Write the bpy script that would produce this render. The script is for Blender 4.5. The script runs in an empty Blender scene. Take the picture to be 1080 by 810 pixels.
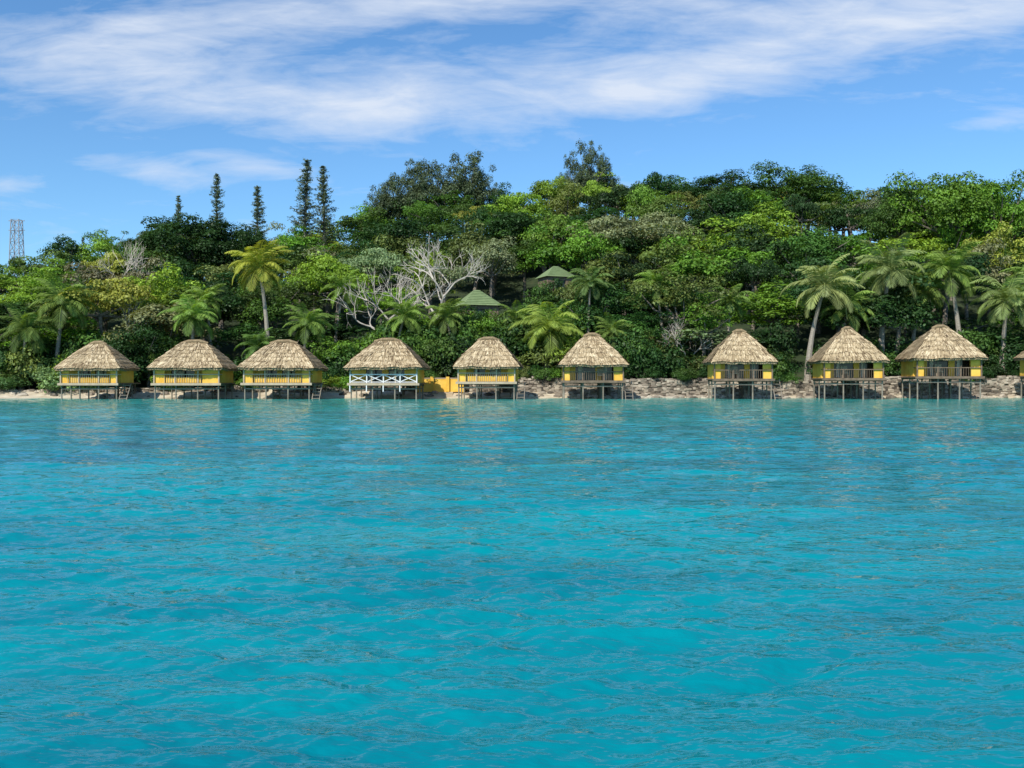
import bpy, math, random
import numpy as np
from mathutils import Vector, noise as mnoise
random.seed(7); rng=np.random.default_rng(7)
scene=bpy.context.scene
EYE=1.7
# ------------------------------------------------------------------ helpers
def sm(a,b,x):
    t=min(1,max(0,(x-a)/(b-a))); return t*t*(3-2*t)
class MB:
    def __init__(s): s.v=[];s.f=[];s.m=[];s.c=[];s.n=0
    def add(s,verts,faces,mat=0,var=0.5):
        verts=np.asarray(verts,dtype=float).reshape(-1,3)
        s.v.append(verts); 
        s.f.extend([tuple(i+s.n for i in f) for f in faces]); s.m.extend([mat]*len(faces))
        if np.isscalar(var): var=np.full(len(verts),var)
        s.c.append(np.asarray(var,dtype=float)); s.n+=len(verts)
    def quads(s,Q,var,mat=0):
        N=len(Q); s.v.append(Q.reshape(-1,3))
        idx=(np.arange(N*4)+s.n).reshape(-1,4)
        s.f.extend(idx.tolist()); s.m.extend([mat]*N)
        s.c.append(np.repeat(var,4)); s.n+=N*4
    def box(s,c,d,mat=0,var=0.5):
        x,y,z=c; a,b,e=d[0]/2,d[1]/2,d[2]/2
        V=[(x+i*a,y+j*b,z+k*e) for i in(-1,1) for j in(-1,1) for k in(-1,1)]
        s.add(V,[(0,1,3,2),(4,6,7,5),(0,4,5,1),(2,3,7,6),(0,2,6,4),(1,5,7,3)],mat,var)
    def tube(s,pts,rad,n=6,mat=0,var=0.5,cap=True):
        pts=[Vector(p) for p in pts]; V=[];F=[]
        for i,p in enumerate(pts):
            d=(pts[min(i+1,len(pts)-1)]-pts[max(i-1,0)])
            if d.length<1e-6: d=Vector((0,0,1))
            d.normalize()
            u=d.cross(Vector((0,1,0.01)) if abs(d.y)<0.9 else Vector((1,0,0))).normalized(); w=d.cross(u)
            for k in range(n):
                a=2*math.pi*k/n+math.pi/4
                V.append(p+(u*math.cos(a)+w*math.sin(a))*rad[i])
        for i in range(len(pts)-1):
            for k in range(n):
                F.append((i*n+k,i*n+(k+1)%n,(i+1)*n+(k+1)%n,(i+1)*n+k))
        if cap:
            F.append(tuple(range(n-1,-1,-1))); F.append(tuple((len(pts)-1)*n+k for k in range(n)))
        s.add([tuple(v) for v in V],F,mat,var)
    def mesh(s,name,mats,smooth=False):
        me=bpy.data.meshes.new(name)
        V=np.concatenate(s.v) if s.v else np.zeros((0,3))
        me.from_pydata(V.tolist(),[],s.f)
        me.polygons.foreach_set('material_index',s.m)
        at=me.attributes.new('var','FLOAT','POINT'); at.data.foreach_set('value',np.concatenate(s.c).astype(np.float32))
        for m in mats: me.materials.append(m)
        if smooth: me.polygons.foreach_set('use_smooth',[True]*len(s.f))
        me.update(); return me
def obj(name,me,parent=None,loc=(0,0,0),rot=(0,0,0),scale=(1,1,1),color=None):
    o=bpy.data.objects.new(name,me); scene.collection.objects.link(o)
    o.location=loc;o.rotation_euler=rot;o.scale=scale
    if parent: o.parent=parent
    if color: o.color=(*color,1)
    return o
def empty(name,loc=(0,0,0),rot=(0,0,0)):
    e=obj(name,None,None,loc,rot); e.empty_display_size=0.5; return e
# ------------------------------------------------------------------ materials
def newmat(name):
    m=bpy.data.materials.new(name); m.use_nodes=True; nt=m.node_tree
    return m,nt,nt.nodes,nt.links,nt.nodes['Principled BSDF']
def N(nt,t,**k):
    n=nt.nodes.new(t)
    for a,b in k.items(): setattr(n,a,b)
    return n
def ramp(nt,fac,stops):
    r=N(nt,'ShaderNodeValToRGB'); e=r.color_ramp.elements
    while len(e)<len(stops): e.new(0.5)
    for i,(p,c) in enumerate(stops): e[i].position=p; e[i].color=(*c,1)
    nt.links.new(fac,r.inputs[0]); return r.outputs[0]
def noise_tex(nt,scale,detail=4,vec=None,rough=0.55,mscale=None,dist=0):
    n=N(nt,'ShaderNodeTexNoise'); n.inputs['Scale'].default_value=scale; n.inputs['Detail'].default_value=detail
    n.inputs['Roughness'].default_value=rough; n.inputs['Distortion'].default_value=dist
    if vec is None:
        vec=N(nt,'ShaderNodeNewGeometry').outputs['Position']
    if mscale:
        mp=N(nt,'ShaderNodeMapping'); mp.inputs['Scale'].default_value=mscale
        nt.links.new(vec,mp.inputs[0]); vec=mp.outputs[0]
    nt.links.new(vec,n.inputs['Vector']); return n.outputs['Fac']
def math_(nt,op,a,b=None,clamp=False):
    n=N(nt,'ShaderNodeMath',operation=op); n.use_clamp=clamp
    for i,x in enumerate((a,b)):
        if x is None: continue
        if isinstance(x,(int,float)): n.inputs[i].default_value=x
        else: nt.links.new(x,n.inputs[i])
    return n.outputs[0]
def mixc(nt,f,a,b,mode='MIX'):
    n=N(nt,'ShaderNodeMix',data_type='RGBA',blend_type=mode)
    for i,x in ((0,f),(6,a),(7,b)):
        if isinstance(x,(int,float)): n.inputs[i].default_value=x
        elif isinstance(x,tuple): n.inputs[i].default_value=(*x,1)
        else: nt.links.new(x,n.inputs[i])
    return n.outputs[2]
def bump(nt,h,strength,dist,target):
    b=N(nt,'ShaderNodeBump'); b.inputs['Strength'].default_value=strength; b.inputs['Distance'].default_value=dist
    nt.links.new(h,b.inputs['Height']); nt.links.new(b.outputs[0],target); return b

def leafmat(name,transl=0.25,lo=0.35,hi=1.5):
    m,nt,nd,L,p=newmat(name); nd.remove(p)
    oi=N(nt,'ShaderNodeObjectInfo'); at=N(nt,'ShaderNodeAttribute',attribute_name='var')
    k=math_(nt,'MULTIPLY_ADD',at.outputs['Fac'],hi-lo); k.node.inputs[2].default_value=lo
    c=N(nt,'ShaderNodeVectorMath',operation='SCALE'); L.new(oi.outputs['Color'],c.inputs[0]); L.new(k,c.inputs['Scale'])
    df=N(nt,'ShaderNodeBsdfDiffuse'); L.new(c.outputs[0],df.inputs[0])
    tr=N(nt,'ShaderNodeBsdfTranslucent'); 
    tc=N(nt,'ShaderNodeVectorMath',operation='MULTIPLY'); L.new(c.outputs[0],tc.inputs[0]); tc.inputs[1].default_value=(1.6,1.5,0.5); L.new(tc.outputs[0],tr.inputs[0])
    mx=N(nt,'ShaderNodeMixShader'); mx.inputs[0].default_value=transl
    L.new(df.outputs[0],mx.inputs[1]); L.new(tr.outputs[0],mx.inputs[2])
    gl=N(nt,'ShaderNodeBsdfGlossy'); gl.inputs['Roughness'].default_value=0.5; gl.inputs[0].default_value=(0.7,0.8,0.7,1)
    m2=N(nt,'ShaderNodeMixShader'); m2.inputs[0].default_value=0.02; L.new(mx.outputs[0],m2.inputs[1]); L.new(gl.outputs[0],m2.inputs[2])
    L.new(m2.outputs[0],nd['Material Output'].inputs[0])
    return m
LEAF=leafmat('foliage_leaves'); PALM=leafmat('palm_frond',0.3,0.5,1.5)
def simple(name,stops,scale=3,rough=0.8,bmp=0.0,bscale=None,mscale=None,usevar=0.0,spec=0.3):
    m,nt,nd,L,p=newmat(name)
    f=noise_tex(nt,scale,4,mscale=mscale)
    if usevar:
        at=N(nt,'ShaderNodeAttribute',attribute_name='var')
        f=math_(nt,'ADD',math_(nt,'MULTIPLY',f,1-usevar),math_(nt,'MULTIPLY',at.outputs['Fac'],usevar))
    L.new(ramp(nt,f,stops),p.inputs['Base Color']); p.inputs['Roughness'].default_value=rough; p.inputs['Specular IOR Level'].default_value=spec
    if bmp: bump(nt,noise_tex(nt,bscale or scale*3,3),bmp,0.05,p.inputs['Normal'])
    return m
BARK=simple('bark',[(0.3,(0.09,0.075,0.06)),(0.7,(0.28,0.24,0.19))],4)
PBARK=simple('palm_bark',[(0.3,(0.2,0.17,0.13)),(0.7,(0.42,0.37,0.3))],5,mscale=(1,1,6))
BARE=simple('bleached_bark',[(0.3,(0.36,0.31,0.25)),(0.7,(0.6,0.54,0.46))],2)
THATCH=simple('thatch',[(0.15,(0.13,0.088,0.05)),(0.5,(0.45,0.34,0.195)),(0.85,(0.74,0.6,0.385))],2.5,0.95,usevar=0.7,spec=0.1)
THATCHB=simple('thatch_base',[(0.25,(0.16,0.11,0.065)),(0.8,(0.40,0.3,0.17))],5,0.95,0.6,12,mscale=(1,1,0.4),spec=0.1)
YEL=simple('yellow_paint',[(0.3,(0.76,0.42,0.05)),(0.7,(0.90,0.58,0.11))],1.6,0.75)
WOOD=simple('weathered_wood',[(0.2,(0.1,0.07,0.045)),(0.8,(0.26,0.19,0.13))],3,0.8)
DWOOD=simple('stilt_wood',[(0.2,(0.14,0.115,0.085)),(0.8,(0.36,0.3,0.23))],2,0.8)
PWOOD=simple('pale_wood',[(0.2,(0.36,0.28,0.18)),(0.8,(0.58,0.47,0.33))],3,0.8)
WHITE=simple('white_paint',[(0.2,(0.7,0.7,0.68)),(0.8,(0.82,0.82,0.8))],2,0.6)
CURT=simple('curtain',[(0.3,(0.5,0.44,0.34)),(0.7,(0.68,0.62,0.5))],6,0.9)
ROCK=simple('rubble_stone',[(0.3,(0.07,0.058,0.046)),(0.48,(0.25,0.205,0.155)),(0.68,(0.50,0.43,0.33))],0.45,0.95,0.6,9,usevar=0.3)
GREENR=simple('green_roofing',[(0.2,(0.14,0.19,0.08)),(0.8,(0.24,0.31,0.14))],2,0.7)
STEEL=simple('galvanised_steel',[(0.3,(0.22,0.23,0.25)),(0.7,(0.35,0.36,0.38))],2,0.5)
m,nt,nd,L,p=newmat('dark_glass'); GLASS=m
p.inputs['Roughness'].default_value=0.12
L.new(ramp(nt,noise_tex(nt,1.5),[(0.3,(0.008,0.008,0.009)),(0.7,(0.03,0.026,0.02))]),p.inputs['Base Color'])
# ------------------------------------------------------------------ terrain
CR=[(-900,400),(-300,360),(0,322),(40,306),(80,284),(130,254),(170,240),(250,242),(300,250),(340,234),(400,212),(450,206),(520,198),(560,192),(600,187),(650,181),(700,183),(760,189),(810,191),(850,191),(880,201),(930,208),(960,200),(1010,196),(1060,200),(1300,215),(1700,330),(2200,400)]
CX=np.array([(a-540)*0.165 for a,b in CR]); CZ=np.array([EYE+(400-b)*0.165-8.0 for a,b in CR])
def crest(x): return max(0,float(np.interp(x,CX,CZ))-1.7)
def wallh(x): return 0.85+0.80*sm(-24,2,x)+0.15*math.sin(x*0.31)*math.sin(x*0.13+1)
def terr(x,y):
    wob=0.8*mnoise.noise(Vector((x*0.12,3.3,0)))
    beach=1-0.85*sm(1,10,x)
    base=min(0.1+0.7*beach,max(-2.5,(y+wob-84.4-1.7*(1-beach))*0.22)) if y>60 else -2.5
    step=(wallh(x)-base)*sm(87.0,87.35,y) if y>87 else 0
    z=base+step
    if y>88:
        t=max(0,(y-90)/75)
        if t<=1: h=crest(x)*(t**0.95)
        else: h=crest(x)*(1-sm(0.12,1.9,t-1))
        z+=h+ (1.2*mnoise.noise(Vector((x*0.06,y*0.06,1)))*sm(90,110,y))
    if y>300: z=z-(z+3)*sm(300,380,y)
    if abs(x)>190: z=z-(z+3)*sm(190,260,abs(x))
    return z
xs=np.concatenate([[-3000,-1200,-500,-320],np.arange(-280,-64,4),np.arange(-64,64,0.8),np.arange(64,284,4),[320,500,1200,3000]])
ys=np.concatenate([[-3000,-1000,-200,0,40,60,75],np.arange(80,84,0.8),np.arange(84,88.4,0.16),np.arange(88.5,100,1.0),np.arange(100,200,2.5),np.arange(200,400,12),[450,700,1500,3000]])
mb=MB(); V=[(x,y,terr(x,y)) for y in ys for x in xs]; nx=len(xs)
F=[(j*nx+i,j*nx+i+1,(j+1)*nx+i+1,(j+1)*nx+i) for j in range(len(ys)-1) for i in range(nx-1)]
mb.add(V,F)
m,nt,nd,L,p=newmat('island_ground')
g=N(nt,'ShaderNodeNewGeometry'); sp=N(nt,'ShaderNodeSeparateXYZ'); L.new(g.outputs['Position'],sp.inputs[0])
sand=ramp(nt,noise_tex(nt,1.3,6),[(0.3,(0.44,0.35,0.23)),(0.7,(0.66,0.57,0.42))])
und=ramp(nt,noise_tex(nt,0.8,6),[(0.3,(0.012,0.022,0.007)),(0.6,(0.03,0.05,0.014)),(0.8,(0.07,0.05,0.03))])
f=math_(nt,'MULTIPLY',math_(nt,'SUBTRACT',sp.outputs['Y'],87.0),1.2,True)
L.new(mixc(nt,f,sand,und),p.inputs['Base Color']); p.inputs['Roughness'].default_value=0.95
bump(nt,noise_tex(nt,5,4),0.5,0.08,p.inputs['Normal'])
obj('island_terrain',mb.mesh('island_terrain',[m],True))
# ------------------------------------------------------------------ water
rows=950; cols=780
yy=2.0*(90.0/2.0)**(np.linspace(0,1,rows)); 
tt=np.linspace(-1,1,cols)
Y=np.repeat(yy[:,None],cols,1); X=tt[None,:]*(Y*0.63+4)
sp_y=np.gradient(yy)[:,None]; sp_x=((Y*0.63+4)*2/cols); spc=np.maximum(sp_y,sp_x*0.6)
Z=np.zeros_like(X); 
wr=np.random.default_rng(21)
gust=np.clip(0.8+0.35*np.sin(X*0.21+Y*0.11+1.0)*np.sin(Y*0.17+X*0.07)+0.35*np.sin(X*0.63+Y*0.43+2)*np.sin(Y*0.7-X*0.3),0.25,1.5)
nW=110
for i in range(nW):
    lam=0.09*(2.6/0.09)**((i+wr.random())/nW); ang=math.radians(-90+10+wr.normal()*32); k=2*math.pi/lam
    s=0.030 if lam<0.55 else (0.022 if lam<1.0 else 0.0125)
    a=s/k; ph=wr.random()*6.28
    fl=np.clip((lam/spc-2.5)/3,0,1)
    arg=k*(X*math.cos(ang)+Y*math.sin(ang))+ph+0.5*np.sin(X*0.9/lam**0.5+i)+0.4*np.sin(Y*1.1/lam**0.5+2*i)
    Z+=a*fl*(np.sin(arg)+0.3*np.cos(2*arg))*(gust if lam<1.0 else 1)
V=np.stack([X,Y,Z],-1).reshape(-1,3)
far=np.array([(-4000,-4000,-0.14),(4000,-4000,-0.14),(4000,4000,-0.14),(-4000,4000,-0.14)])
me=bpy.data.meshes.new('sea_water')
nv=rows*cols; idx=np.arange(nv).reshape(rows,cols)
Q=np.stack([idx[:-1,:-1],idx[:-1,1:],idx[1:,1:],idx[1:,:-1]],-1).reshape(-1,4)
Q=np.concatenate([Q,[[nv,nv+1,nv+2,nv+3]]]); V=np.concatenate([V,far])
me.vertices.add(len(V)); me.vertices.foreach_set('co',V.astype(np.float32).ravel())
me.loops.add(Q.size); me.loops.foreach_set('vertex_index',Q.astype(np.int32).ravel())
me.polygons.add(len(Q)); me.polygons.foreach_set('loop_start',(np.arange(len(Q))*4).astype(np.int32)); me.polygons.foreach_set('loop_total',np.full(len(Q),4,dtype=np.int32))
me.update(calc_edges=True); me.validate(); me.polygons.foreach_set('use_smooth',[True]*len(me.polygons))
m,nt,nd,L,p=newmat('lagoon_water'); me.materials.append(m)
g=N(nt,'ShaderNodeNewGeometry'); sp=N(nt,'ShaderNodeSeparateXYZ'); L.new(g.outputs['Position'],sp.inputs[0])
big=noise_tex(nt,0.075,4,mscale=(0.55,1.6,1),dist=0.6)
col=ramp(nt,big,[(0.36,(0.0,0.10,0.145)),(0.46,(0.0,0.205,0.245)),(0.66,(0.0,0.29,0.31))])
mid=noise_tex(nt,0.45,4,mscale=(0.5,1.5,1),dist=0.8)
col=mixc(nt,0.3,col,ramp(nt,mid,[(0.38,(0.0,0.10,0.15)),(0.62,(0.0,0.30,0.32))]))
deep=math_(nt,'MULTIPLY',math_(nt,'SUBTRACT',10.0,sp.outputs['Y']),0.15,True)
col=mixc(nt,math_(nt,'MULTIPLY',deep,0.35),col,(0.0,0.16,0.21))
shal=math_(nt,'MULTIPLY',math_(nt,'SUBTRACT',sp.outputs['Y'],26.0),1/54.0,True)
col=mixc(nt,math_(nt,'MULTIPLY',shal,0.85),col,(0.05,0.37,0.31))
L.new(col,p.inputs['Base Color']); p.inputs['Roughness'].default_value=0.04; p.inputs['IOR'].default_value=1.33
p.inputs['Specular IOR Level'].default_value=0.5
h1=noise_tex(nt,6,3,mscale=(0.6,1.4,1),rough=0.6); h2=noise_tex(nt,1.6,3,mscale=(0.6,1.5,1))
hh=math_(nt,'ADD',math_(nt,'MULTIPLY',h1,0.4),math_(nt,'MULTIPLY',h2,1.0))
bump(nt,hh,0.65,0.09,p.inputs['Normal'])
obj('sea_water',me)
# ------------------------------------------------------------------ foliage
def norm(a): return a/np.maximum(1e-6,np.linalg.norm(a,axis=-1,keepdims=True))
def leafq(C,Nn,size,r,aspect=0.55):
    n=len(C); T=norm(np.cross(Nn,r.normal(size=(n,3)))); B=np.cross(Nn,T)
    s=size*(0.65+0.7*r.random((n,1)))
    T=T*s*0.5; B=B*s*0.5*aspect
    return np.stack([C-T,C-B+T*0.15,C+T,C+B+T*0.15],1)
def make_tree(name,R=3.6,H=9,crown=6.0,ncl=46,cr=1.25,lpc=150,leaf=0.34,seed=1,flat=0.62,trunk=0.22,limbs=9,fill=0.2,low=-0.4,bark=None,rough=0.3):
    r=np.random.default_rng(seed); mb=MB(); zc=H-crown/2
    cs=[]
    for i in range(ncl):
        while True:
            d=r.normal(size=3); d/=np.linalg.norm(d)
            if d[2]>low: break
        nn=1+rough*mnoise.noise(Vector(d*1.7)+Vector((seed*3.1,0,0)))*2
        f=(0.62+0.38*r.random())*nn if r.random()>fill else r.random()*0.55
        cs.append(np.array([R*f*d[0],R*f*d[1],zc+crown/2*f*d[2]]))
    cs=np.array(cs); cs[:,2]-= max(0,cs[:,2].max()-(H-cr*0.4))
    for c in cs:
        q=cr*(0.6+0.75*r.random()); n=int(lpc*(q/cr)**1.6)
        d=norm(r.normal(size=(n,3))); d[:,2]=np.where(d[:,2]<-0.35,-d[:,2],d[:,2])
        sub=1+0.25*np.sin(d[:,0:1]*5+c[0])*np.cos(d[:,1:2]*6+c[1])
        P=c+d*np.array([q,q,q*flat])*(0.55+0.5*r.random((n,1))**0.6)*sub
        Nn=norm(d*np.array([1,1,1.3])+np.array([0,0,0.35])+0.42*r.normal(size=(n,3)))
        cv=0.22+0.56*r.random(); var=np.clip(cv+0.16*r.normal(size=n),0,1)
        mb.quads(leafq(P,Nn,leaf,r),var,0)
    th=H-crown*0.75; lean=r.normal(size=2)*0.25
    top=np.array([lean[0],lean[1],th])
    mb.tube([(0,0,-1.5),(lean[0]*0.4,lean[1]*0.2,th*0.5),tuple(top)],[trunk*1.4,trunk,trunk*0.8],7,1)
    for c in cs[r.permutation(len(cs))[:limbs]]:
        mid_=(top+c)/2+np.array([0,0,-0.3])+r.normal(size=3)*0.2
        mb.tube([tuple(top),tuple(mid_),tuple(c)],[trunk*0.6,trunk*0.35,trunk*0.12],5,1)
    return mb.mesh(name,[LEAF,bark or BARK])
P_DENSE=[make_tree('broadleaf_%d'%i,3.6,9,6.4,40,1.25,135,0.33,10+i,trunk=0.22) for i in range(5)]
P_SPREAD=[make_tree('spreading_%d'%i,4.6,8,4.0,46,1.15,115,0.30,30+i,flat=0.45,low=-0.1,fill=0.12) for i in range(3)]
P_FINE=[make_tree('fine_leaf_%d'%i,3.4,9,6.0,50,0.9,110,0.25,50+i,flat=0.6,rough=0.4) for i in range(3)]
P_AIRY=[make_tree('airy_%d'%i,3.4,10,6.5,52,0.85,70,0.26,70+i,flat=0.55,fill=0.3,rough=0.5,low=-0.3) for i in range(2)]
P_BIG=[make_tree('large_broadleaf_%d'%i,6.5,14,10,105,1.5,170,0.35,130+i,trunk=0.4,limbs=14,rough=0.35,fill=0.12) for i in range(2)]
P_CAS=[make_tree('casuarina_%d'%i,4.5,11,8,110,0.8,120,0.26,150+i,flat=0.9,rough=0.45,low=-0.6,limbs=22) for i in range(2)]
P_BUSH=[make_tree('bush_%d'%i,1.5,2.2,2.2,22,0.6,90,0.2,90+i,flat=0.8,trunk=0.05,limbs=4,low=-0.2) for i in range(3)]
PAL={'dark':(0.032,0.076,0.019),'mid':(0.072,0.143,0.027),'olive':(0.155,0.195,0.05),'bright':(0.135,0.26,0.03),'lime':(0.235,0.37,0.042),'grey':(0.22,0.25,0.115),'yel':(0.33,0.35,0.06)}
def jit(c,s=0.18):
    k=1+random.uniform(-s,s); return tuple(max(0.005,v*k*(1+random.uniform(-s,s)*0.5)) for v in c)
def wx(px,d): return (px-540)/1000*d
def T(name,me,baseR,baseH,px,toppy,d,R,col,parent=None):
    x=wx(px,d); z0=terr(x,d); zt=EYE+(400-toppy)/1000*d; H=max(2.0,zt-z0)
    return obj(name,me,parent,(x,d,z0-0.1),(0,0,random.uniform(0,6.28)),(R/baseR,R/baseR,H/baseH),jit(PAL[col],0.06))
T('spreading_tree',P_SPREAD[0],4.6,8,108,292,94,4.6,'yel')
T('spreading_tree',P_SPREAD[1],4.6,8,60,322,97,3.6,'olive')
T('broadleaf_tree',P_DENSE[0],3.6,9,157,334,90,2.7,'dark')
T('large_broadleaf_tree',P_BIG[0],6.5,14,205,226,130,7.0,'dark')
T('large_broadleaf_tree',P_BIG[1],6.5,14,258,238,130,5.5,'dark')
T('broadleaf_tree',P_DENSE[3],3.6,9,345,268,110,4.2,'lime')
T('broadleaf_tree',P_DENSE[4],3.6,9,356,352,90.5,2.2,'bright')
T('spreading_tree',P_SPREAD[2],4.6,8,655,232,116,6.6,'grey')
T('spreading_tree',P_SPREAD[0],4.6,8,690,222,122,5.2,'grey')
T('broadleaf_tree',P_DENSE[2],3.6,9,640,268,106,4.0,'olive')
T('fine_leaf_tree',P_FINE[0],3.4,9,712,284,92,4.3,'olive')
T('fine_leaf_tree',P_FINE[2],3.4,9,742,310,90.5,2.8,'bright')
T('broadleaf_tree',P_DENSE[0],3.6,9,812,216,124,4.6,'lime')
T('broadleaf_tree',P_DENSE[1],3.6,9,742,236,122,5.2,'lime')
T('broadleaf_tree',P_DENSE[2],3.6,9,790,262,110,4.0,'bright')
T('large_broadleaf_tree',P_BIG[0],6.5,14,1000,182,118,6.2,'bright')
T('large_broadleaf_tree',P_BIG[1],6.5,14,1056,190,116,5.8,'bright')
T('large_broadleaf_tree',P_BIG[1],6.5,14,955,198,122,4.8,'mid')
T('broadleaf_tree',P_DENSE[1],3.6,9,945,294,91.5,3.8,'dark')
T('large_broadleaf_tree',P_BIG[0],6.5,14,835,178,150,7.5,'mid')
T('large_broadleaf_tree',P_BIG[1],6.5,14,760,186,155,6.5,'dark')
T('broadleaf_tree',P_DENSE[2],3.6,9,660,340,91,2.6,'mid')
T('large_broadleaf_tree',P_BIG[0],6.5,14,550,222,130,6.0,'dark')
T('broadleaf_tree',P_DENSE[3],3.6,9,440,352,90.5,2.3,'mid')
for px,ty,d,c in ((487,327,93.5,'mid'),(502,324,94.2,'dark'),(520,328,93.5,'bright'),(572,298,99.5,'mid'),(588,294,100.5,'dark'),(603,297,99.8,'olive')):
    T('broadleaf_tree',P_DENSE[px%5],3.6,9,px,ty,d,2.0,c)
for i,(px,ty,R) in enumerate(((420,180,3.8),(440,168,4.0),(462,163,4.6),(492,163,4.6),(506,176,3.2),(402,194,3.0),(603,160,2.6),(622,150,3.2),(638,164,2.2))):
    T('casuarina_tree',P_CAS[i%2],4.5,11,px,ty,163,R,'grey').color=(0.10,0.135,0.065,1)
# ---- hillside forest
forest=empty('hillside_forest')
clear=[(503,98),(586,105)]
y=93.0; cnt=0
while y<170:
    stepx=5.9+0.012*(y-93)*2
    x=-(y*0.57+16)
    while x<(y*0.57+16):
        px_=x+random.uniform(-2,2); py_=y+random.uniform(-2,2)
        ok=True
        for cpx,cd in clear:
            if 90<py_<cd+3.0 and abs(px_-wx(cpx,py_))<4.0: ok=False
        for bpx,bd,bw_ in ((462,100,6.5),(408,97,5.0),(128,97,4.0)):
            if py_<bd+1.5 and py_>90 and abs(px_-wx(bpx,py_))<bw_: ok=False
        if ok:
            n=mnoise.noise(Vector((px_*0.045,py_*0.05,5))); rr=random.random()
            q=n*1.3+random.uniform(-0.55,0.55)
            if q<-0.20: ck='dark'
            elif q<0.10: ck='mid'
            elif q<0.28: ck='olive' if rr<0.4 else 'bright'
            elif q<0.48: ck='bright' if rr<0.7 else 'grey'
            else: ck='lime' if rr<0.55 else ('grey' if rr<0.85 else 'yel')
            rr=random.random()
            if rr<0.58: me_,bR,bH=random.choice(P_DENSE),3.6,9
            elif rr<0.78: me_,bR,bH=random.choice(P_SPREAD),4.6,8
            elif rr<0.95: me_,bR,bH=random.choice(P_FINE),3.4,9
            else: me_,bR,bH=random.choice(P_AIRY),3.4,10
            H=random.uniform(5.6,10.6)*(0.78 if py_<99 else 1.0); R=random.uniform(2.8,5.0)
            if py_>150: H=random.uniform(6.8,9.6)
            z0=terr(px_,py_)
            obj('forest_tree',me_,forest,(px_,py_,z0-0.2),(0,0,random.uniform(0,6.28)),(R/bR,R/bR*random.uniform(0.9,1.1),H/bH),jit(PAL[ck],0.28)); cnt+=1
        x+=stepx*random.uniform(0.85,1.15)
    y+=5.7+0.02*(y-93)
# ---- shrubs
shr=empty('shoreline_shrubs')
for i in range(240):
    x=random.uniform(-62,62); yv=random.uniform(87.4,92.5)
    s=random.uniform(0.6,1.35)*(0.5 if yv<88.6 else 1.15)
    ck=random.choice(['dark','dark','mid','dark','olive','dark','lime' if yv<89.0 else 'mid'])
    obj('shrub',random.choice(P_BUSH),shr,(x,yv,terr(x,yv)-0.15),(0,0,random.uniform(0,6.28)),(s,s,s*random.uniform(0.8,1.5)),jit(PAL[ck],0.2))
for cx in (-7.5,3,15,25.0,42,-16,-24,-31,-39):
    for k in range(4):
        x=cx+random.uniform(-1.3,1.3); yv=random.uniform(86.85,87.3); s=random.uniform(0.4,0.65)
        obj('shrub',random.choice(P_BUSH),shr,(x,yv,wallh(x)-0.45),(0,0,random.uniform(0,6.28)),(s,s*0.8,s*1.0),jit(PAL[random.choice(['dark','mid','mid','bright'])],0.2))
for cpx,cd,n_,wd_ in ((503,98,26,4),(586,105,34,4),(462,100,34,5.5),(408,97,22,4.5),(128,96,18,4)):
    for i in range(n_):
        yv=random.uniform(91,cd-2.6); x=wx(cpx,yv)+random.uniform(-wd_,wd_)
        s=random.uniform(1.0,1.8); obj('shrub',random.choice(P_BUSH),shr,(x,yv,terr(x,yv)-0.2),(0,0,random.uniform(0,6.28)),(s,s,s*1.2),jit(PAL[random.choice(['mid','bright','dark','mid'])],0.2))
obj('round_bush',P_BUSH[0],None,(wx(57,86.2),86.2,0.1),(0,0,0),(1.15,1.1,1.2),(0.2,0.3,0.11))
obj('round_bush',P_BUSH[1],None,(wx(8,86.4),86.4,0.1),(0,0,1),(1.0,1.0,0.75),(0.07,0.14,0.04))
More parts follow.
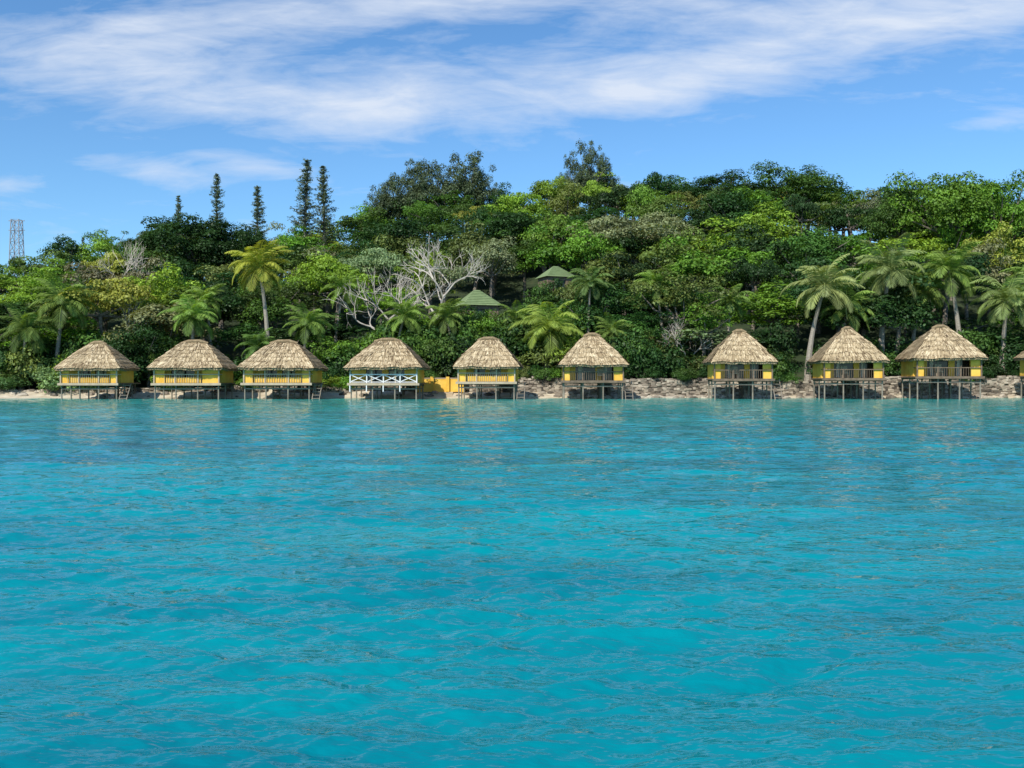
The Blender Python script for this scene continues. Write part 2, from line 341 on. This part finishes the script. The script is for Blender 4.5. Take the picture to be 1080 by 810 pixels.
# ---- palms
def make_palm(name,L=3.4,nf=26,seed=1,H=10,lean=0.8):
    r=random.Random(seed); mb=MB()
    pts=[];rad=[]
    for i in range(9):
        t=i/8; pts.append((lean*t**2,0.15*math.sin(t*3),-1+ (H+1)*t)); rad.append(0.2*(1-t)**2+0.13)
    mb.tube(pts,rad,8,1)
    top=Vector(pts[-1])
    QU=[];VA=[]
    for i in range(nf):
        az=i*2.39996+r.uniform(-0.25,0.25); t0=i/nf
        el=math.radians(80-108*t0+r.uniform(-12,12)); l=L*r.uniform(0.8,1.14)*(0.82+0.18*math.sin(math.pi*min(1,t0+0.25)))
        h=Vector((math.cos(az),math.sin(az),0)); p_=top.copy(); n=18; e=el; path=[p_.copy()]
        droop=math.radians(r.uniform(4.0,6.8))
        for k in range(n):
            p_=p_+(h*math.cos(e)+Vector((0,0,1))*math.sin(e))*(l/n); path.append(p_.copy()); e-=droop*(0.5+1.1*k/n)
            e=max(e,-1.45)
        mb.tube(path[::3],[0.045-0.006*j for j in range(len(path[::3]))],4,0,0.8)
        side=Vector((-math.sin(az),math.cos(az),0)); fv=r.uniform(0.3,0.9) if t0<0.85 else r.uniform(0.05,0.3)
        for k in range(3,n*2+1):
            kk=k/2; i0=min(n-1,int(kk)); P=path[i0].lerp(path[i0+1],kk-i0); d=(path[i0+1]-path[i0]).normalized()
            tt_=kk/n; ll=0.9*math.sin(math.pi*min(1,0.12+0.85*tt_))**0.7*(L/3.4)
            for sg in (-1,1):
                dirv=(side*sg*0.8+d*0.6+Vector((0,0,-0.25-0.4*r.random()))).normalized()
                tip=P+dirv*ll; w=d*0.045*(L/3.0)
                mid_=P.lerp(tip,0.5)+Vector((0,0,0.05))
                QU.append([P-w*0.6,mid_-w,tip,mid_+w]); VA.append(min(1,max(0,fv+r.uniform(-0.2,0.2))))
    mb.quads(np.array([[tuple(v) for v in q] for q in QU]),np.array(VA),0)
    for k in range(9):
        a=k*0.7; c=top+Vector((math.cos(a)*0.28,math.sin(a)*0.28,-0.25-0.1*(k%3)))
        mb.tube([c+Vector((0,0,-0.14)),c+Vector((0,0,-0.05)),c+Vector((0,0,0.06)),c+Vector((0,0,0.14))],[0.05,0.12,0.12,0.05],6,0,0.3)
    return mb.mesh(name,[PALM,PBARK])
PP=[make_palm('coconut_palm_%d'%i,3.4,27,200+i,10,(-0.9,0.7,0.3,1.2)[i]) for i in range(4)]
PG=(0.19,0.285,0.06)
for px,py,d,l,c,v in ((283,282,90.5,4.0,(0.34,0.37,0.06),0),(58,320,91,3.9,PG,1),(201,334,89.6,3.4,PG,2),(576,348,89.0,4.3,(0.24,0.31,0.06),2),
    (852,304,89.6,4.4,(0.28,0.33,0.12),3),(930,286,91.5,4.6,(0.25,0.31,0.11),1),(1014,286,91,4.3,PG,0),(1058,318,89.2,4.4,(0.26,0.31,0.1),2),(318,342,90,3.0,PG,1),
    (415,334,91,3.0,PG,3),(478,334,91,2.8,PG,0),(22,348,89.5,3.4,(0.14,0.22,0.05),1),(620,300,93,2.8,(0.14,0.22,0.06),2),(262,366,88.8,2.6,(0.13,0.22,0.05),3),
    (700,300,93,3.0,PG,0),(352,306,97,3.0,PG,3),(540,338,94,2.6,PG,1),(885,326,91,3.6,PG,1),(1085,300,91,4.0,PG,3),(225,318,92,2.8,PG,0),(768,318,92,2.8,(0.15,0.23,0.05),2),(962,306,92.5,3.6,PG,3),(640,350,90,2.4,PG,1)):
    x=wx(px,d); z0=terr(x,d); zt=EYE+(400-py)/1000*d; H=max(1.5,zt-z0); s=l/3.4
    me_=PP[v].copy(); co=np.zeros(len(me_.vertices)*3,dtype=np.float32); me_.vertices.foreach_get('co',co); co=co.reshape(-1,3)
    nt_=9*8; tz=co[:nt_,2].copy(); newH=H/s
    co[nt_:,2]+=newH-10; co[:nt_,2]=np.where(tz<0,tz,tz*newH/10); me_.vertices.foreach_set('co',co.ravel()); me_.update()
    me_.name='coconut_palm_mesh'
    obj('coconut_palm',me_,None,(x,d,z0),(0,0,random.uniform(-0.5,0.5)),(s,s,s),jit(c,0.1))
# ---- column pines
def make_pine(name,H,Rm,seed):
    r=np.random.default_rng(seed); mb=MB()
    mb.tube([(0,0,-2),(0,0,H*0.5),(0.1,0,H)],[0.28,0.16,0.03],6,1)
    z=H*0.12
    while z<H-0.15:
        t=z/H; nb=7; Lb=Rm*(1-t)**0.6*(0.7+0.55*r.random())+0.15; a0=r.random()*6.28
        for b in range(nb):
            if r.random()<0.18: continue
            a=a0+b*6.283/nb+r.normal()*0.2; l=Lb*(0.5+0.75*r.random()); h=np.array([math.cos(a),math.sin(a),0]); z1=z+r.normal()*0.1
            n=int(12+24*l)
            s=r.random((n,1)); P=np.array([0,0,z1])+h*l*s+np.array([0,0,1])*(0.45*l*s**2-0.05)+r.normal(size=(n,3))*np.array([0.1,0.1,0.1])
            Nn=norm(h*0.5+np.array([0,0,0.5])+0.8*r.normal(size=(n,3)))
            mb.quads(leafq(P,Nn,0.3,r,0.35),np.clip(0.3+0.4*s[:,0]+0.15*r.normal(size=n),0,1),0)
            mb.tube([(0,0,z1),tuple(np.array([0,0,z1])+h*l+np.array([0,0,0.4*l]))],[0.04,0.015],3,1)
        z+=0.5+0.3*(1-t)*r.random()
    return mb.mesh(name,[LEAF,BARK])
PN=[make_pine('column_pine_%d'%i,20,1.75,300+i) for i in range(3)]
for i,(px,py,d,R) in enumerate(((320,169,146,2.7),(343,175,146,2.5),(228,183,150,2.0),(272,196,148,2.3),(187,206,152,1.6),(88,250,160,1.0))):
    x=wx(px,d); z0=terr(x,d); H=EYE+(400-py)/1000*d-z0
    obj('column_pine_tree',PN[i%3],None,(x,d,z0),((0.02,-0.015,0.01,0.02,0,0)[i],(0.035,-0.01,0.0,0.01,-0.02,0)[i],i),(R/1.75,R/1.75,H/20),(0.12,0.16,0.10))
# ---- bleached bare trees
def make_bare(name,seed):
    r=random.Random(seed); mb=MB()
    def grow(p,d,l,rad,lev):
        pts=[p.copy()]; 
        for k in range(3):
            d=(d+Vector((r.gauss(0,.18),r.gauss(0,.18),r.gauss(0.02,.1)))).normalized(); p=p+d*l/3; pts.append(p.copy())
        mb.tube(pts,[rad,rad*0.88,rad*0.76,rad*0.68],5 if lev<3 else 3,0,r.random(),cap=False)
        if lev>=6: return
        for k in range(3 if lev in(0,2,3) else 2):
            a=r.uniform(0,6.28); s=r.uniform(0.8,1.5) if lev<2 else r.uniform(0.5,1.0)
            nd_=(d+Vector((math.cos(a)*s,math.sin(a)*s,r.uniform(-0.2,0.25)))).normalized()
            grow(p.copy(),nd_,l*r.uniform(0.7,0.9),rad*0.68,lev+1)
    grow(Vector((0,0,-0.5)),Vector((0.05,0,1)),3.2,0.25,0)
    return mb.mesh(name,[BARE])
PB=[make_bare('bare_tree_mesh_%d'%i,400+i) for i in range(3)]
for i,(px,py,d,R) in enumerate(((463,244,98.5,5.2),(408,282,96,3.8),(128,298,95,3.0),(132,252,120,3.4),(725,335,90,2.2))):
    x=wx(px,d); z0=terr(x,d); zt=EYE+(400-py)/1000*d
    me_=PB[i%3]; bb=np.zeros(len(me_.vertices)*3); me_.vertices.foreach_get('co',bb); bb=bb.reshape(-1,3)
    s=R/(np.percentile(np.abs(bb[:,:2]),96)); obj('bare_branched_tree',me_,None,(x,d,z0),(0,0,i*1.3),(s,s,(zt-z0)/bb[:,2].max()))
# ------------------------------------------------------------------ seawall, yellow wall
def ico():
    import bmesh
    bm=bmesh.new(); bmesh.ops.create_icosphere(bm,subdivisions=2,radius=1); v=np.array([x.co[:] for x in bm.verts]); f=[tuple(q.index for q in x.verts) for x in bm.faces]; bm.free(); return v,f
IV,IF=ico()
def rocks(mb,x0,x1,yf,zb,zt,size,r):
    z=-0.2
    while z<2.1:
        rowh=size*(0.55+0.3*r.random()); x=x0
        while x<x1:
            w_=size*(0.6+1.3*r.random())
            if zb(x)<=z<zt(x)-rowh*0.3:
                th=r.random(3)*6.28; nz=1+0.12*np.sin(IV[:,0:1]*2.3+th[0])*np.cos(IV[:,1:2]*2.7+th[1])+0.08*np.sin(IV[:,2:3]*4+th[2])
                v=np.sign(IV)*np.abs(IV)**0.45*nz*np.array([w_*0.56,0.2,rowh*0.58*(0.85+0.4*r.random())])
                mb.add(v+np.array([x+w_/2,yf+r.normal()*0.035+0.12*(z-zb(x)),z+rowh/2+r.normal()*0.05]),IF,0,float(r.random()))
            x+=w_*0.93
        z+=rowh*0.93
rr_=np.random.default_rng(5)
mb=MB(); rocks(mb,-22,62,86.9,lambda x:-0.25,lambda x:wallh(x)+0.08,0.30,rr_)
obj('stone_seawall',mb.mesh('stone_seawall',[ROCK]))
mb=MB(); rocks(mb,-62,-22.6,87.0,lambda x:0.35,lambda x:wallh(x)-0.02,0.26,rr_)
obj('low_stone_wall',mb.mesh('low_stone_wall',[ROCK]))
mb=MB()
for i in range(300):
    x=rr_.choice([-5,4,9,13,17,23,28,33,42,50])+rr_.normal()*2.4 if i<250 else rr_.uniform(-60,-12); yv=rr_.uniform(84.9,86.7); s=rr_.uniform(0.08,0.34)
    th=rr_.random(3)*6.28; nz=1+0.3*np.sin(IV[:,0:1]*2.3+th[0])*np.cos(IV[:,1:2]*2.7+th[1])
    mb.add(IV*nz*s*np.array([1.3,1,0.7])+np.array([x,yv,max(-0.03,terr(x,yv))+0.02]),IF,0,float(rr_.random()))
obj('shore_rocks',mb.mesh('shore_rocks',[ROCK]))
mb=MB(); xa,xb=wx(438,86.3),wx(490,86.3)
mb.box(((xa+xb)/2,86.45,1.15),(xb-xa,0.25,1.2)); 
for k in range(4): mb.box((xa+0.12+k*(xb-xa-0.24)/3,86.3,1.22),(0.3,0.34,1.42))
mb.box(((xa+xb)/2,86.45,1.79),(xb-xa-0.1,0.33,0.08),1)
obj('yellow_garden_wall',mb.mesh('yellow_garden_wall',[YEL,PWOOD]))
mb=MB()
for k in range(5): mb.box((wx(465,86),85.2+k*0.27,0.1+0.09*k),(2.2,0.3,0.18))
obj('concrete_steps',mb.mesh('concrete_steps',[PWOOD]))
# ------------------------------------------------------------------ bungalows
def bungalow(x,w,peak,eave,floor,ridge,style,rot,yc=82.0):
    r=np.random.default_rng(int(abs(x)*10)+3)
    E=empty('thatched_bungalow',(x,yc,0),(0,0,rot))
    hw=w/2; hd=hw*0.92
    mb=MB(); rl=ridge/2
    corners=[(-hw,-hd),(hw,-hd),(hw,hd),(-hw,hd)]; rid=[(-rl,0),(rl,0)]
    sides=[(corners[0],corners[1],rid[0],rid[1]),(corners[1],corners[2],rid[1],rid[1]),(corners[2],corners[3],rid[1],rid[0]),(corners[3],corners[0],rid[0],rid[0])]
    hgt=peak-eave
    def pt(sd,u,v,off=0):
        A,B,C,D=sd
        ax=A[0]+(B[0]-A[0])*u; ay=A[1]+(B[1]-A[1])*u; cx=C[0]+(D[0]-C[0])*u; cy=C[1]+(D[1]-C[1])*u
        cc=1-0.05*(abs(2*u-1)**4)*(1-v)
        X_=(ax+(cx-ax)*v)*cc; Y_=(ay+(cy-ay)*v)*cc
        z=eave+hgt*v+0.10*math.sin(math.pi*v)+0.10*mnoise.noise(Vector((X_*1.2+x,Y_*1.2,v*3)))+off
        return (X_,Y_,z)
    for sd in sides:
        nu,nvv=14,9; V=[pt(sd,i/nu,j/nvv) for j in range(nvv+1) for i in range(nu+1)]
        F=[(j*(nu+1)+i,j*(nu+1)+i+1,(j+1)*(nu+1)+i+1,(j+1)*(nu+1)+i) for j in range(nvv) for i in range(nu)]
        mb.add(V,F,1,0.4)
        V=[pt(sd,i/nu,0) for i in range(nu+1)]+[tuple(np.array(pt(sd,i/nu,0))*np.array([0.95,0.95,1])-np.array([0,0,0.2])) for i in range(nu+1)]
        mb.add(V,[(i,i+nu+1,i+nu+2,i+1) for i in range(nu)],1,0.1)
        QU=[];VA=[]
        A=np.array(sd[0]);B=np.array(sd[1]); wd=(B-A)/np.linalg.norm(B-A); wd=np.array([wd[0],wd[1],0])
        out=np.array([wd[1],-wd[0],0])
        for k in range(1900):
            v=1-math.sqrt(r.random()) ; u=r.random(); band=round(v*7)/7; v=band*0.55+v*0.45
            ln=0.35+0.35*r.random(); lv=ln/math.hypot(hgt,hd); v=min(0.97,max(lv*0.5-0.015,v))
            p0=np.array(pt(sd,u,min(1,v+lv*0.5)))+out*0.02+np.array([0,0,0.02]); p1=np.array(pt(sd,u,v-lv*0.5))+out*(0.03+0.07*r.random())+np.array([0,0,0.05])
            ww=wd*(0.016+0.026*r.random()); sk=wd*r.normal()*0.035
            pn=mnoise.noise(Vector((p0[0]*1.3+x,p0[1]*1.3,p0[2]*2)))
            QU.append([p0-ww,p1-ww+sk,p1+ww+sk,p0+ww]); VA.append(np.clip(0.5+0.27*r.normal()+0.25*pn-0.25*max(0,1-v*9)-0.25*max(0,v-0.85)*6,0,1))  # eave overhang shade painted into strand tone; ridge end darkened too
        for k in range(480):
            u=r.random(); p0=np.array(pt(sd,u,0.02))+out*0.03; ln=0.08+0.17*r.random()
            p1=p0+out*(0.02+0.05*r.random())-np.array([0,0,ln]); ww=wd*(0.016+0.02*r.random()); sk=wd*r.normal()*0.04
            QU.append([p0-ww,p1-ww*0.6+sk,p1+ww*0.6+sk,p0+ww]); VA.append(np.clip(0.3+0.22*r.normal(),0,1))
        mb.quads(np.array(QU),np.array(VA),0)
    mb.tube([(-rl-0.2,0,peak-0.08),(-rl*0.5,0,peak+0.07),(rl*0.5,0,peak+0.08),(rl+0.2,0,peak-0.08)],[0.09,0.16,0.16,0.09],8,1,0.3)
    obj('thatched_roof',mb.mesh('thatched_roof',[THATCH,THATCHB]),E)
    bw=w*0.42; bf=-bw*0.88; bk=bw*0.86; top=eave+0.32
    pw=bf+0.95
    mb=MB()
    for sx in (-0.96,-0.33,0.33,0.96):
        for yv in (bf+0.1,0,bk-0.1):
            mb.tube([(sx*bw,yv,-2.4),(sx*bw,yv,floor-0.2)],[0.07,0.06],7,0)
    for yv in (bf+0.1,0.0,bk-0.1):
        mb.box((0,yv,floor-0.5),(bw*1.96,0.07,0.09))
    obj('stilts',mb.mesh('stilts',[DWOOD]),E)
    mb=MB(); mb.box((0,0,floor-0.06),(bw*2.1,bw*1.86,0.1)); mb.box((0,-bw*0.93-0.055,floor-0.1),(bw*2.12,0.1,0.2),1)
    for k in range(7): mb.box((0,bf+0.3+k*(bk-bf-0.4)/6,floor-0.19),(bw*2.0,0.1,0.15))
    mb.box((bw*0.5,(bw*0.93+5.6)/2,floor-0.07),(1.3,5.6-bw*0.93-0.01,0.1)); 
    for yv in (bk+1,bk+2.4):
        for sx in (-0.5,0.5): mb.box((bw*0.5+sx,yv,floor/2-0.7),(0.12,0.12,floor+1.1))
    obj('deck',mb.mesh('deck',[WOOD,PWOOD if style!='dark' else WOOD]),E)
    mb=MB(); h=top-floor; zc=floor+h/2
    mb.box((-bw+0.06,(pw+bk)/2,zc),(0.12,bk-pw,h)); mb.box((bw-0.06,(pw+bk)/2,zc),(0.12,bk-pw,h)); mb.box((0,bk-0.06,zc),(bw*2-0.25,0.12,h))
    segs={'a':[(-1,-0.5),(-0.08,0.08),(0.5,1)],'b':[(-1,-0.6),(0.15,1)],'white':[(-1,-0.6),(-0.1,0.1),(0.6,1)],'dark':[(-1,-0.6),(0.1,0.3),(0.8,1)]}[style]
    for a,b in segs: mb.box(((a+b)/2*(bw-0.125),pw+0.06,zc),((b-a)*(bw-0.125),0.12,h))
    mb.box((0,pw+0.07,top-0.2),(bw*2-0.3,0.08,0.4))
    pl={'a':0.26,'b':0.3,'white':0.0,'dark':0.2}[style]; pr={'a':0.22,'b':0.5,'white':0.0,'dark':0.3}[style]
    if pl: mb.box((-bw+pl*bw/2+0.08,bf+0.1,zc),(pl*bw,0.08,h))
    if pr: mb.box((bw-pr*bw/2-0.08,bf+0.1,zc),(pr*bw,0.08,h))
    if style in('a','b'):
        mb.box(((pl-pr)*bw/2,bf+0.06,floor+0.24),(bw*2-(pl+pr)*bw-0.4,0.05,0.44))
    obj('walls',mb.mesh('walls',[YEL]),E)
    mb=MB(); mb.box((0,pw+0.16,zc-0.05),(bw*2-0.3,0.03,h-0.1))
    obj('glass_doors',mb.mesh('glass_doors',[GLASS]),E)
    mb=MB()
    for a,b in ((-0.48,-0.36),(0.36,0.48)): mb.box(((a+b)/2*bw,pw+0.11,zc-0.1),((b-a)*bw,0.04,h-0.3))
    obj('curtains',mb.mesh('curtains',[CURT]),E)
    mb=MB(); rm=1 if style=='white' else 0
    for sx in (-0.98,-0.35,0.35,0.98): mb.box((sx*bw,bf,zc),(0.11,0.11,h),0)
    mb.box((0,bf-0.002,top-0.3),(bw*1.94,0.08,0.14),0)
    rh=0.72
    mb.box((0,bf-0.03,floor+rh),(bw*1.98,0.07,0.07),rm)
    if style=='white':
        mb.box((0,bf-0.03,floor+0.08),(bw*1.98,0.06,0.06),1); n=4
        for k in range(n+1): mb.box(((-0.98+k*1.96/n)*bw,bf-0.07,floor+0.38),(0.09,0.07,0.8),1)
        for k in range(n):
            a=(-0.98+k*1.96/n)*bw; b=(-0.98+(k+1)*1.96/n)*bw
            mb.tube([(a,bf-0.02,floor+0.1),(b,bf-0.02,floor+0.7)],[0.045,0.045],4,1); mb.tube([(a,bf-0.05,floor+0.7),(b,bf-0.05,floor+0.1)],[0.045,0.045],4,1)
        for k in range(n): mb.box(((-0.98+k*1.96/n)*bw,bf-0.2,floor-0.45),(0.08,0.08,0.55),1)
    else:
        n=26
        for k in range(n+1):
            xk=(-0.95+k*1.9/n)*bw
            if -bw+pl*bw<xk<bw-pr*bw: mb.box((xk,bf-0.03,floor+0.36),(0.028,0.03,rh-0.06),0)
        for sy in (-1,1): mb.box((sy*bw*0.99,(bf+pw)/2,floor+rh),(0.06,pw-bf,0.07),0)
    obj('porch_railing',mb.mesh('porch_railing',[PWOOD if style in('a','b','white') else WOOD,WHITE]),E)
    mb=MB(); cx=bw*0.25*(1 if r.random()>0.5 else -1); cy=bf+0.55
    mb.box((cx,cy,floor+0.42),(0.55,0.5,0.06)); mb.box((cx,cy+0.27,floor+0.72),(0.55,0.05,0.6))
    for a in(-0.24,0.24):
        for b in(-0.2,0.2): mb.box((cx+a,cy+b,floor+0.2),(0.05,0.05,0.4))
        mb.box((cx+a*1.18,cy,floor+0.62),(0.05,0.5,0.04))
    obj('porch_chair',mb.mesh('porch_chair',[PWOOD]),E)
    if style=='a' or (style=='dark' and r.random()<0.5):
        mb=MB(); st=bw+0.1
        for k in range(6): mb.box((st+0.35,bf+1.0-0.22*k,floor-0.2-0.28*k),(0.6,0.24,0.04))
        for e in (0.04,0.66): mb.tube([(st+e,bf+1.15,floor-0.05),(st+e,bf-0.4,floor-1.85)],[0.04,0.04],4)
        obj('water_steps',mb.mesh('water_steps',[DWOOD]),E)
    return E
for a in ((99,5.6,4.8,2.60,1.38,1.1,'a',0.06),(202,6.5,4.9,2.62,1.38,1.9,'b',0.05),(297,6.7,4.9,2.62,1.4,2.0,'a',0.0),(408,6.8,5.05,2.68,1.38,2.0,'white',-0.02),
          (515,5.8,5.15,2.75,1.5,1.5,'a',-0.06),(625,6.1,5.5,2.92,1.6,1.1,'dark',-0.03),(782,5.8,5.82,3.15,1.75,0.8,'dark',-0.08),(897,5.85,6.05,3.25,1.8,0.6,'dark',-0.1),(996,6.25,6.2,3.45,1.95,1.0,'dark',-0.12),(1122,5.6,5.4,3.55,2.0,0.9,'dark',-0.1)):
    bungalow(wx(a[0],81.2),*a[1:])
# ------------------------------------------------------------------ green-roofed houses in the trees
def ghouse(px,d,w,peakpy,hr):
    x=wx(px,d); z0=terr(x,d); zp=EYE+(400-peakpy)/1000*d; E=empty('green_roof_house',(x,d,0),(0,0,0.35)); hw=w/2
    mb=MB(); ez=zp-hr
    V=[(-hw,-hw,ez),(hw,-hw,ez),(hw,hw,ez),(-hw,hw,ez),(-0.3,0,zp),(0.3,0,zp)]
    mb.add(V,[(0,1,5,4),(1,2,5),(2,3,4,5),(3,0,4),(3,2,1,0)],0)
    for k in range(1,9):
        t=k/9
        mb.box((0,-hw*(1-t)-0.02,ez+hr*t+0.02),((w-0.1)*(1-t)+0.6*t,0.05,0.05),0)
    obj('hipped_roof',mb.mesh('hipped_roof',[GREENR]),E)
    mb=MB(); b=hw*0.8; h=ez-z0+1.5
    mb.box((-b,0,ez-h/2),(0.15,2*b,h)); mb.box((b,0,ez-h/2),(0.15,2*b,h)); mb.box((0,b,ez-h/2),(2*b-0.2,0.15,h))
    mb.box((-b*0.7,-b,ez-h/2),(b*0.6,0.15,h));mb.box((b*0.7,-b,ez-h/2),(b*0.6,0.15,h)); mb.box((0,-b,ez-0.2),(b*0.78,0.15,0.4))
    obj('house_walls',mb.mesh('house_walls',[WOOD]),E)
    mb=MB(); mb.box((0,-b+0.12,ez-h/2),(b*0.9,0.04,h-0.5)); obj('window',mb.mesh('window',[GLASS]),E)
ghouse(503,98,4.3,306,1.7); ghouse(586,105,3.6,281,1.3)
# ------------------------------------------------------------------ lattice tower
d=200; x=wx(18,d); z0=terr(x,d); zt=EYE+(400-232)/1000*d
mb=MB(); n=14
def tw(t): return 1.7*(1-t)+0.8*t
for i in range(n):
    ta,tb=i/n,(i+1)/n; za=z0+(zt-z0)*ta; zb_=z0+(zt-z0)*tb; a=tw(ta); b=tw(tb)
    ca=[(-a,-a),(a,-a),(a,a),(-a,a)]; cb=[(-b,-b),(b,-b),(b,b),(-b,b)]
    for k in range(4):
        k2=(k+1)%4
        mb.tube([(*ca[k],za),(*cb[k],zb_)],[0.1,0.1],4); mb.tube([(*ca[k],za),(*cb[k2],zb_)],[0.05,0.05],4); mb.tube([(*ca[k2],za),(*cb[k],zb_)],[0.05,0.05],4); mb.tube([(*cb[k],zb_),(*cb[k2],zb_)],[0.05,0.05],4)
for zz in (zt-0.2,zt-2.2): 
    mb.tube([(-1.7,0,zz),(1.7,0,zz)],[0.09,0.09],4)
obj('lattice_tower',mb.mesh('lattice_tower',[STEEL]),None,(x,d,0))
# ------------------------------------------------------------------ sky, sun
w=bpy.data.worlds.new('World'); scene.world=w; w.use_nodes=True; nt=w.node_tree; L=nt.links
bg=nt.nodes['Background']; bg.inputs['Strength'].default_value=0.112
az=math.radians(210); el=math.radians(44)
sky=N(nt,'ShaderNodeTexSky',sky_type='NISHITA'); sky.sun_disc=False; sky.sun_elevation=el; sky.sun_rotation=az
sky.air_density=1.0; sky.dust_density=0.3; sky.ozone_density=2.0
tint=N(nt,'ShaderNodeVectorMath',operation='MULTIPLY'); L.new(sky.outputs[0],tint.inputs[0]); tint.inputs[1].default_value=(0.78,1.18,1.48)
tc=N(nt,'ShaderNodeTexCoord'); sp=N(nt,'ShaderNodeSeparateXYZ'); L.new(tc.outputs['Generated'],sp.inputs[0])
yab=math_(nt,'MAXIMUM',math_(nt,'ABSOLUTE',sp.outputs['Y']),0.15)
U=math_(nt,'DIVIDE',sp.outputs['X'],yab); W=math_(nt,'DIVIDE',sp.outputs['Z'],yab)
def gauss(cx,cz,rx,rz,ang,amp):
    c,s=math.cos(ang),math.sin(ang)
    du=math_(nt,'SUBTRACT',U,cx); dw=math_(nt,'SUBTRACT',W,cz)
    a=math_(nt,'ADD',math_(nt,'MULTIPLY',du,c/rx),math_(nt,'MULTIPLY',dw,s/rx))
    b=math_(nt,'ADD',math_(nt,'MULTIPLY',du,-s/rz),math_(nt,'MULTIPLY',dw,c/rz))
    q=math_(nt,'ADD',math_(nt,'MULTIPLY',a,a),math_(nt,'MULTIPLY',b,b))
    return math_(nt,'MULTIPLY',math_(nt,'EXPONENT',math_(nt,'MULTIPLY',q,-1.0)),amp)
msk=None
for gparm in ((-0.38,0.330,0.24,0.045,-0.10,1.0),(-0.20,0.290,0.13,0.025,-0.05,0.85),(0.30,0.345,0.34,0.034,0.16,1.0),(0.12,0.30,0.12,0.022,0.14,0.8),(-0.1,0.395,0.35,0.022,0.08,1.0),(0.4,0.395,0.3,0.022,0.05,0.9),(-0.39,0.222,0.09,0.014,-0.1,0.70),(-0.27,0.225,0.09,0.012,-0.25,0.5),(0.51,0.272,0.06,0.012,0.1,0.6),(-0.52,0.205,0.045,0.009,0.05,0.7),(0.0,0.33,0.2,0.03,0.3,0.45)):
    gg=gauss(*gparm); msk=gg if msk is None else math_(nt,'ADD',msk,gg)
cv=N(nt,'ShaderNodeCombineXYZ'); L.new(U,cv.inputs[0]); L.new(W,cv.inputs[1])
mp=N(nt,'ShaderNodeMapping'); mp.inputs['Rotation'].default_value=(0,0,math.radians(-12)); mp.inputs['Scale'].default_value=(3.0,11,1); L.new(cv.outputs[0],mp.inputs[0])
n1=noise_tex(nt,1.6,7,vec=mp.outputs[0],rough=0.6,dist=0.8)
mp2=N(nt,'ShaderNodeMapping'); mp2.inputs['Rotation'].default_value=(0,0,math.radians(-28)); mp2.inputs['Scale'].default_value=(7,34,1); L.new(cv.outputs[0],mp2.inputs[0])
n2=noise_tex(nt,1.7,5,vec=mp2.outputs[0],rough=0.62,dist=0.5)
nn=math_(nt,'ADD',math_(nt,'MULTIPLY',n1,0.62),math_(nt,'MULTIPLY',n2,0.38))
den=math_(nt,'ADD',math_(nt,'MULTIPLY',msk,0.31),nn)
den=math_(nt,'MULTIPLY',math_(nt,'SUBTRACT',den,0.565),2.4,True)
den=math_(nt,'MULTIPLY',den,0.88)
colr=mixc(nt,den,tint.outputs[0],(7.0,7.6,8.6))
L.new(colr,bg.inputs['Color'])
sun=bpy.data.lights.new('sun','SUN'); sun.energy=5.0; sun.angle=math.radians(0.5); sun.color=(1,0.95,0.86)
so=bpy.data.objects.new('sun',sun); scene.collection.objects.link(so)
dirv=Vector((math.sin(az)*math.cos(el),math.cos(az)*math.cos(el),math.sin(el)))
so.rotation_euler=dirv.to_track_quat('Z','Y').to_euler(); so.location=(-40,-40,80)
# ------------------------------------------------------------------ camera
cam=bpy.data.cameras.new('camera'); cam.sensor_width=36; cam.lens=36*1000/1080; cam.clip_end=9000; cam.clip_start=0.1
co=bpy.data.objects.new('camera',cam); scene.collection.objects.link(co); co.location=(0,0,EYE)
co.rotation_euler=(math.radians(90-0.29),0,0); scene.camera=co
scene.view_settings.view_transform='Standard'; scene.view_settings.look='None'; scene.view_settings.exposure=0
print('forest',cnt)
